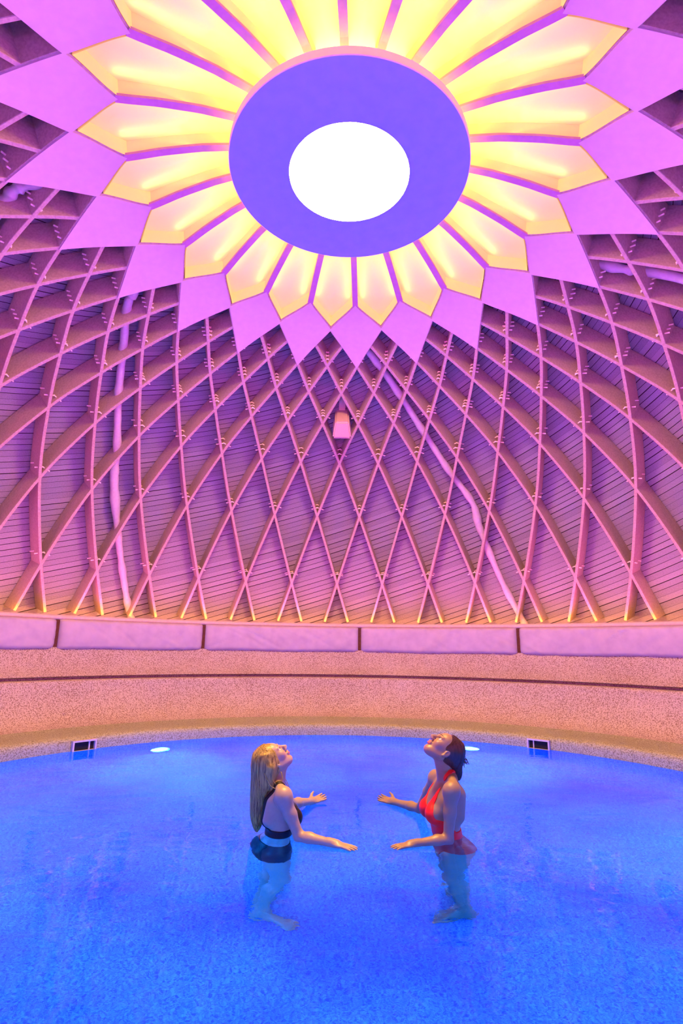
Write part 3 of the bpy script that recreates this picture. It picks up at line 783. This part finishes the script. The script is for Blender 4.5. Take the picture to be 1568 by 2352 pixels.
def add_arm(F, sh, el, wr, tip, palm_n, ts, S=1.0, curl=.18):
    sh, el, wr = map(np.asarray, (sh, el, wr))
    F.ell(sh, (.052*S, .050*S, .056*S), None, .035); m = sh*.55+el*.45
    F.cap(sh, m, .046*S, .038*S, .03); F.cap(m, el, .038*S, .031*S, .02); f = el*.68+wr*.32
    F.cap(el, f, .031*S, .033*S, .02); F.cap(f, wr, .033*S, .0215*S, .02); add_hand(F, wr, tip, palm_n, ts, curl, S)
def add_leg(F, hip, knee, ankle, toe, S=1.0):
    hip, knee, ankle, toe = map(np.asarray, (hip, knee, ankle, toe))
    m = hip*.5+knee*.5; F.cap(hip, m, .086*S, .070*S, .04); F.cap(m, knee, .070*S, .050*S, .03); c = knee*.66+ankle*.34
    back = np.array([-1, 0, 0.0]); F.cap(knee, c+back*.012, .050*S, .053*S, .03); F.cap(c+back*.012, ankle, .053*S, .034*S, .03)
    F.ell(knee+np.array([.02, 0, 0]), (.034*S, .036*S, .045*S), None, .03)
    fz = WZ; d = toe-ankle; d[2] = 0; ln = np.linalg.norm(d); d /= ln; sd = np.array([-d[1], d[0], 0])
    heel = np.array([ankle[0], ankle[1], fz+.030])-d*.035; ball = np.array([ankle[0], ankle[1], fz+.020])+d*(ln-.060)
    F.cap(ankle, heel, .033*S, .031*S, .03); F.cap(heel, ball, .029*S, .024*S, .03); F.cap(ankle+d*.01-np.array([0, 0, .01]), ball, .034*S, .022*S, .035)
    F.cap(ball+sd*.026, ball-sd*.026, .020*S, .018*S, .02)
    for i in range(5):
        o = (.034-.017*i); b = ball+sd*o+d*.008; b[2] = fz+.014; t = b+d*(.046-.006*i)*S; t[2] = fz+.010
        F.cap(b, t, (.013 if i == 0 else .0098)*S, (.011 if i == 0 else .0080)*S, .006)

def clothed(F0, region, off, name, mat, parent, extra=None):
    G = F0.copy(); G.F = np.maximum(F0.F-off, region(G))
    if extra is not None: G.F = np.minimum(G.F, extra)
    V, Q = G.mesh(); V = V.copy(); V[:, 2] -= WZ
    return big_mesh(name, V, Q, mat, parent)
def reg(F):
    o = F.copy(); o.F = np.full(F.F.shape, .06, np.float32); return o
def strands(F, roots, ends, nseg, rad, off=.002, sag=0.0, rng=None):
    """tubes lying on the surface of the hair mass F"""
    mb = MB()
    for a, b in zip(roots, ends):
        s = np.linspace(0, 1, nseg)[:, None]; P = a*(1-s)+b*s; P[:, 2] += sag*np.sin(pi*s[:, 0])
        for _ in range(6):
            d = F.sample(P); g = F.grad(P); P = P-g*np.clip(d-off, -.03, .03)[:, None]*.8
            P[1:-1] = P[1:-1]*.6+.2*(P[:-2]+P[2:])
        r = rad*(1-.75*s[:, 0]**3)*rng.uniform(.6, 1.3); mb.tube(P-np.array([0, 0, WZ]), r, 5)
    return mb
def eye_parts(H, S, root, M):
    for m in (-1, 1):
        c = H(.0735*S, m*.031*S, .009*S)-np.array([0, 0, WZ])
        def sph(r, cc, name, mat, par, off=np.zeros(3)):
            mb = MB(); V = []; n = 12
            for i in range(n+1):
                for j in range(16): V.append(cc+r*np.array([sin(pi*i/n)*cos(2*pi*j/16), sin(pi*i/n)*sin(2*pi*j/16), cos(pi*i/n)]))
            mb.add(V, [(i*16+j, i*16+(j+1) % 16, i*16+16+(j+1) % 16, i*16+16+j) for i in range(n) for j in range(16)]); return mb.build(name, mat, par, True)
        e = sph(.0118*S, c, 'eye', M_EYE, root); look = M @ np.array([.86, m*.18, .22])
        sph(.0062*S, c+look*.0078*S, 'iris', M_IRIS, e)
def brow_parts(H, S, root, mat):
    for m in (-1, 1):
        P = np.array([H(n*S, m*y*S, a*S) for n, y, a in ((.0955, .012, .030), (.092, .024, .0355), (.084, .037, .035), (.074, .048, .029))])-np.array([0, 0, WZ])
        mb = MB(); mb.tube(spline(P, 4), [.0032*S*(1-.5*abs(i-4)/9) for i in range(13)], 6); mb.build('eyebrow', mat, root, True)
def paint_lips(o, H, S, mat, M):
    me = o.data; me.materials.append(mat); V = np.empty(len(me.vertices)*3, np.float32); me.vertices.foreach_get('co', V); V = V.reshape(-1, 3)
    c = np.empty(len(me.polygons)*3, np.float32); me.polygons.foreach_get('center', c); c = c.reshape(-1, 3)
    q = (c+np.array([0, 0, WZ])-H(0, 0, 0)) @ M/S
    mk = (q[:, 0] > .082) & (np.abs(q[:, 1]) < .023) & (q[:, 2] < -.0475+.0*q[:, 1]) & (q[:, 2] > -.0715) & (np.abs(q[:, 1]) < .023-.4*np.abs(q[:, 2]+.059))
    me.polygons.foreach_set('material_index', mk.astype(np.int32))

HV = 0.0036
def blonde():
    w = Woman((-.40, -.27), radians(14)); S = 1.0
    root = link(bpy.data.objects.new('person', None)); root.location = (w.o[0], w.o[1], WZ); root.rotation_euler.z = w.yaw
    tag(root, 'woman with long blonde hair in a black bikini, standing in the pool looking up', 'person')
    elN, tipN = w.L(-.272, -.425, .022), w.L(.075, -.592, .006); wrN = elN+(tipN-elN)*.59+np.array([0, 0, .004])
    tipF, wrF = w.L(-.098, .501, .030), w.L(-.225, .374, .022); shN, shF = np.array([-.012, -.165, .243]), np.array([-.012, .165, .243])
    elF = np.array([.145, .385, .065])
    F = Field((-.26, -.62, WZ-.004), (.56, .74, .60), HV)
    F.loft([(-.34, -.045, .085, .145), (-.27, -.055, .112, .168), (-.20, -.05, .110, .168), (-.12, -.035, .095, .150), (-.04, -.018, .083, .124), (.02, -.006, .083, .122),
            (.08, -.004, .092, .132), (.14, -.004, .097, .143), (.20, -.012, .088, .150), (.245, -.024, .068, .130), (.275, -.032, .055, .085), (.30, -.036, .048, .055)], .02)
    for m in (-1, 1):
        F.ell((.070, m*.066, .098), (.056, .056, .054), None, .03); F.ell((-.095, m*.070, -.255), (.068, .076, .085), None, .04)
        F.cap((-.040, m*.045, .300), (-.016, m*.150, .262), .030, .034, .04)
        F.cap((-.07, m*.07, .20), (-.085, m*.075, .10), .05, .045, .04)
    F.cap((-.038, 0, .27), (-.040, 0, .375), .051, .048, .03); F.cap((-.020, 0, .30), (-.005, 0, .385), .034, .036, .03)
    hipN, hipF = np.array([-.045, -.085, -.23]), np.array([-.045, .085, -.23])
    aN = w.L(-.487, -.400, WZ+.085); tN = w.L(-.268, -.500, WZ)
    add_leg(F, hipN, (-.005, -.105, -.63), aN, tN, 1.12); add_leg(F, hipF, (-.02, .080, -.63), (-.085, .07, WZ+.085), (.06, .22, WZ), 1.1)
    hc = np.array([-.060, 0.0, .431]); pt = radians(57); S = .95; M, H = add_head(F, hc, pt, S)
    T = F.copy()
    add_arm(F, shN, elN, wrN, tipN, (0, 0, -1), -1, curl=.06); add_arm(F, shF, elF, wrF, tipF, (0, -.35, .9), 1, curl=.10)
    V, Q = F.mesh(); V[:, 2] -= WZ
    M_S = skin_mat('skin_fair', (.33, .28, .225), None)
    b = big_mesh('body', V, Q, M_S, root); paint_lips(b, H, S, M_LIP1, M)
    blk = paint('black_swimwear', (.004, .004, .008), (.007, .007, .012), 80, .45, .05)
    def top(G):
        R = reg(G)
        R.add(lambda X, Y, Z: np.abs(Z-.012-.10*np.maximum(X, 0)+0*Y)-.026, (-.2, -.2, -.08), (.2, .2, .1), .004)
        for m in (-1, 1):
            R.ell((.085, m*.066, .092), (.075, .064, .062), None, .006)
            R.add(lambda X, Y, Z, m=m: np.maximum(np.abs(Y*m-(.070+.030*np.clip((Z-.03)/.24, 0, 1)))-.0115, np.maximum(.02-Z, np.maximum(Z-.33, np.where(X > .02, .13-Z, -1)))), (-.2, -.13, .0), (.16, .13, .34), .003)
        return R.F
    def bottom(G):
        R = reg(G)
        R.add(lambda X, Y, Z: np.maximum(Z+.115+.18*(X+.06)+0*Y, -.335-Z), (-.25, -.25, -.36), (.2, .25, -.05), .004)
        return R.F
    clothed(T, top, .0050, 'bikini_top', blk, root); clothed(T, bottom, .0055, 'bikini_bottom', blk, root)
    # hair
    A = Field((-.34, -.20, -.02), (.14, .20, .62), .0045)
    A.ell(H(-.024, 0, .028), (.107, .086, .102), M, .02); A.ell(H(.120, 0, -.045), (.115, .125, .105), M, .012, 's')
    A.loft([(.47, -.125, .060, .075), (.40, -.105, .088, .090), (.33, -.112, .084, .090), (.25, -.130, .066, .084), (.17, -.143, .052, .072), (.09, -.148, .040, .058), (.045, -.148, .026, .044), (.015, -.150, .010, .030)], .03)
    A.cap(H(-.045, -.082, .0), (-.070, -.082, .27), .020, .012, .03); A.cap(H(-.045, .082, .0), (-.03, .085, .27), .022, .020, .03)
    A.cap((-.03, .085, .28), (.075, .115, .16), .018, .010, .02)
    V, Q = A.mesh(); V[:, 2] -= WZ; hm = hair_mat('blonde_hair', (.075, .052, .010), (.42, .36, .085)); hair = big_mesh('hair', V, Q, hm, root)
    rg = np.random.RandomState(3); R0 = []; R1 = []
    for i in range(230):
        m = rg.choice((-1, 1)); u = rg.rand(); ph = rg.uniform(.15, 1.0)
        R0.append(H(.06-.16*u*.9, m*.012, .115-.05*u)); an = m*pi*ph; zz = rg.uniform(.015, .10)
        rx, ry, cx = (.036, .055, -.148) if zz > .05 else (.022, .04, -.149); R1.append(np.array([cx+rx*cos(an), ry*sin(an), zz]))
    mb = strands(A, np.array(R0), np.array(R1), 30, .0030, .0012, 0, rg)
    for P in ([(-.10, -.085, .40), (-.075, -.10, .33), (-.03, -.105, .285), (.02, -.10, .262)], [(-.13, -.09, .37), (-.09, -.105, .30), (-.05, -.125, .275), (-.055, -.145, .225)],
              [(-.02, .06, .38), (.03, .085, .29), (.07, .095, .22), (.085, .105, .13)], [(-.02, .065, .38), (.02, .09, .30), (.06, .10, .22), (.08, .11, .15)],
              [(-.02, -.07, .37), (-.01, -.085, .33), (-.04, -.09, .29), (-.09, -.09, .26)], [(-.01, .06, .36), (.035, .075, .30), (.075, .08, .22), (.095, .09, .16)]):
        P = spline(np.array(P), 6); mb.tube(P-np.array([0, 0, WZ]), .0035*(1-.6*np.linspace(0, 1, len(P))), 5)
    mb.build('hair_strands', hm, hair, True)
    eye_parts(H, S, root, M); brow_parts(H, S, root, hm)
def brunette():
    w = Woman((.66, -.27), radians(187)); S = 1.04
    root = link(bpy.data.objects.new('person', None)); root.location = (w.o[0], w.o[1], WZ); root.rotation_euler.z = w.yaw
    tag(root, 'dark-haired woman in a red halter swimsuit, standing in the pool looking up', 'person')
    shN, shF = w.L(.668, -.452, .288), w.L(.640, -.085, .285)
    elN, tipN = w.L(.640, -.455, .020), w.L(.281, -.552, .004); wrN = w.L(.425, -.505, .010)
    tipF, wrF = w.L(.270, .515, .022), w.L(.406, .393, .018); elF = w.L(.565, .175, .03)
    F = Field((-.24, -.95, WZ-.004), (.52, .34, .68), HV)
    F.loft([(-.34, -.035, .088, .150), (-.26, -.050, .118, .175), (-.18, -.050, .115, .172), (-.09, -.030, .098, .152), (0.0, -.010, .087, .128), (.06, .000, .088, .127),
            (.12, .006, .098, .138), (.18, .008, .103, .150), (.24, -.004, .094, .157), (.29, -.020, .072, .136), (.32, -.028, .058, .09), (.345, -.030, .05, .058)], .02)
    for m in (-1, 1):
        F.ell((.088, m*.068, .135), (.058, .058, .058), None, .03); F.ell((-.088, m*.074, -.235), (.072, .078, .09), None, .04)
        F.cap((-.030, m*.045, .345), (-.012, m*.155, .302), .030, .036, .04); F.cap((-.065, m*.075, .24), (-.062, m*.08, .12), .05, .040, .04)
    F.cap((-.022, 0, .31), (.000, 0, .46), .054, .050, .03); F.cap((.0, 0, .33), (.030, 0, .465), .034, .036, .03)
    hipN, hipF = np.array([-.045, .088, -.21]), np.array([-.045, -.088, -.21])
    aN = w.L(.742, -.375, WZ+.09); tN = w.L(.545, -.395, WZ); aF = w.L(.745, -.24, WZ+.09); tF = w.L(.72, -.03, WZ)
    add_leg(F, hipN, (hipN*.5+aN*.5)*np.array([1, 1, 0])+np.array([.05, .0, -.62]), aN, tN, 1.17); add_leg(F, hipF, (hipF*.5+aF*.5)*np.array([1, 1, 0])+np.array([.03, 0, -.62]), aF, tF, 1.15)
    hc = np.array([.004, 0.012, .502]); pt = radians(61); S = .975; M, H = add_head(F, hc, pt, S)
    T = F.copy()
    add_arm(F, shN, elN, wrN, tipN, (0, 0, -1), 1, S, curl=.10); add_arm(F, shF, elF, wrF, tipF, (.3, .2, .9), -1, S, curl=.12)
    V, Q = F.mesh(); V[:, 2] -= WZ
    M_S = skin_mat('skin_tan', (.235, .175, .125), None)
    b = big_mesh('body', V, Q, M_S, root); paint_lips(b, H, S, M_LIP1, M)
    red = paint('red_swimwear', (.72, .008, .010), (.80, .014, .014), 26, .5, .25, .004)
    def suit(G):
        R = reg(G)
        R.add(lambda X, Y, Z: np.maximum(Z-np.clip(.040+1.1*(X+.03), .040, .105)+0*Y, np.where(np.abs(Y) < .03, -.345, -.345+.15*np.clip((np.abs(Y)-.03)/.09, 0, 1))-Z), (-.25, -.25, -.37), (.25, .25, .16), .004)
        for m in (-1, 1):
            R.ell((.10, m*.062, .125), (.085, .060, .075), None, .01); R.cap((.12, m*.058, .165), (.085, m*.075, .235), .032, .017, .01)
            for a, c in (((.085, m*.075, .235), (.045, m*.072, .32)), ((.045, m*.072, .32), (-.02, m*.066, .375)), ((-.02, m*.066, .375), (-.08, m*.02, .372))): R.cap(a, c, .0145, .0125, .004)
        R.cap((-.08, .02, .372), (-.08, -.02, .372), .0125, .0125, .004)
        return R.F
    clothed(T, suit, .0055, 'swimsuit', red, root)
    A = Field((-.24, -.18, .24), (.12, .18, .72), .0042)
    A.ell(H(-.026, 0, .032), np.array((.105, .082, .100))*S, M, .02); A.ell(H(.140, 0, -.052), (.122, .150, .118), M, .012, 's')
    A.ell(H(-.005, .085, -.025), (.022, .03, .030), M, .01, 's'); A.ell(H(-.005, -.085, -.025), (.022, .03, .030), M, .01, 's')
    A.loft([(.54, -.095, .042, .060), (.49, -.080, .058, .070), (.44, -.072, .054, .066), (.39, -.076, .046, .054), (.345, -.086, .034, .042), (.315, -.094, .014, .026)], .03)
    V, Q = A.mesh(); V[:, 2] -= WZ; hm = hair_mat('brown_hair', (.012, .005, .006), (.060, .026, .022), .3); hair = big_mesh('hair', V, Q, hm, root)
    rg = np.random.RandomState(5); R0 = []; R1 = []
    for i in range(150):
        m = rg.choice((-1, 1)); u = rg.rand(); an = m*pi*rg.uniform(.2, 1)
        R0.append(H(.065-.14*u, m*.01, .118-.03*u)); zz = rg.uniform(.32, .37); R1.append(np.array([-.09+.026*cos(an), .036*sin(an), zz]))
    strands(A, np.array(R0), np.array(R1), 24, .0026, .001, 0, rg).build('hair_strands', hm, hair, True)
    mb = MB()
    for i in range(46):                                                   # curly ends of the tied-up knot
        p = np.array([-.112, .015, .448])+rg.normal(0, .013, 3)*np.array([.8, 1.1, .9]); d = rg.normal(0, 1, 3)+np.array([-.7, 0, -.35]); d /= np.linalg.norm(d); e = np.cross(d, rg.normal(0, 1, 3)); e /= np.linalg.norm(e)
        s = np.linspace(0, 1, 10)[:, None]; P = p+d*s*.032+e*np.sin(s*5)*.009+np.array([0, 0, -.018])*s**2; mb.tube(P-np.array([0, 0, WZ]), .0042*(1-.5*s[:, 0]), 5)
    mb.build('hair_knot', hm, root, True)
    eye_parts(H, S, root, M); brow_parts(H, S, root, hm)
blonde(); brunette()
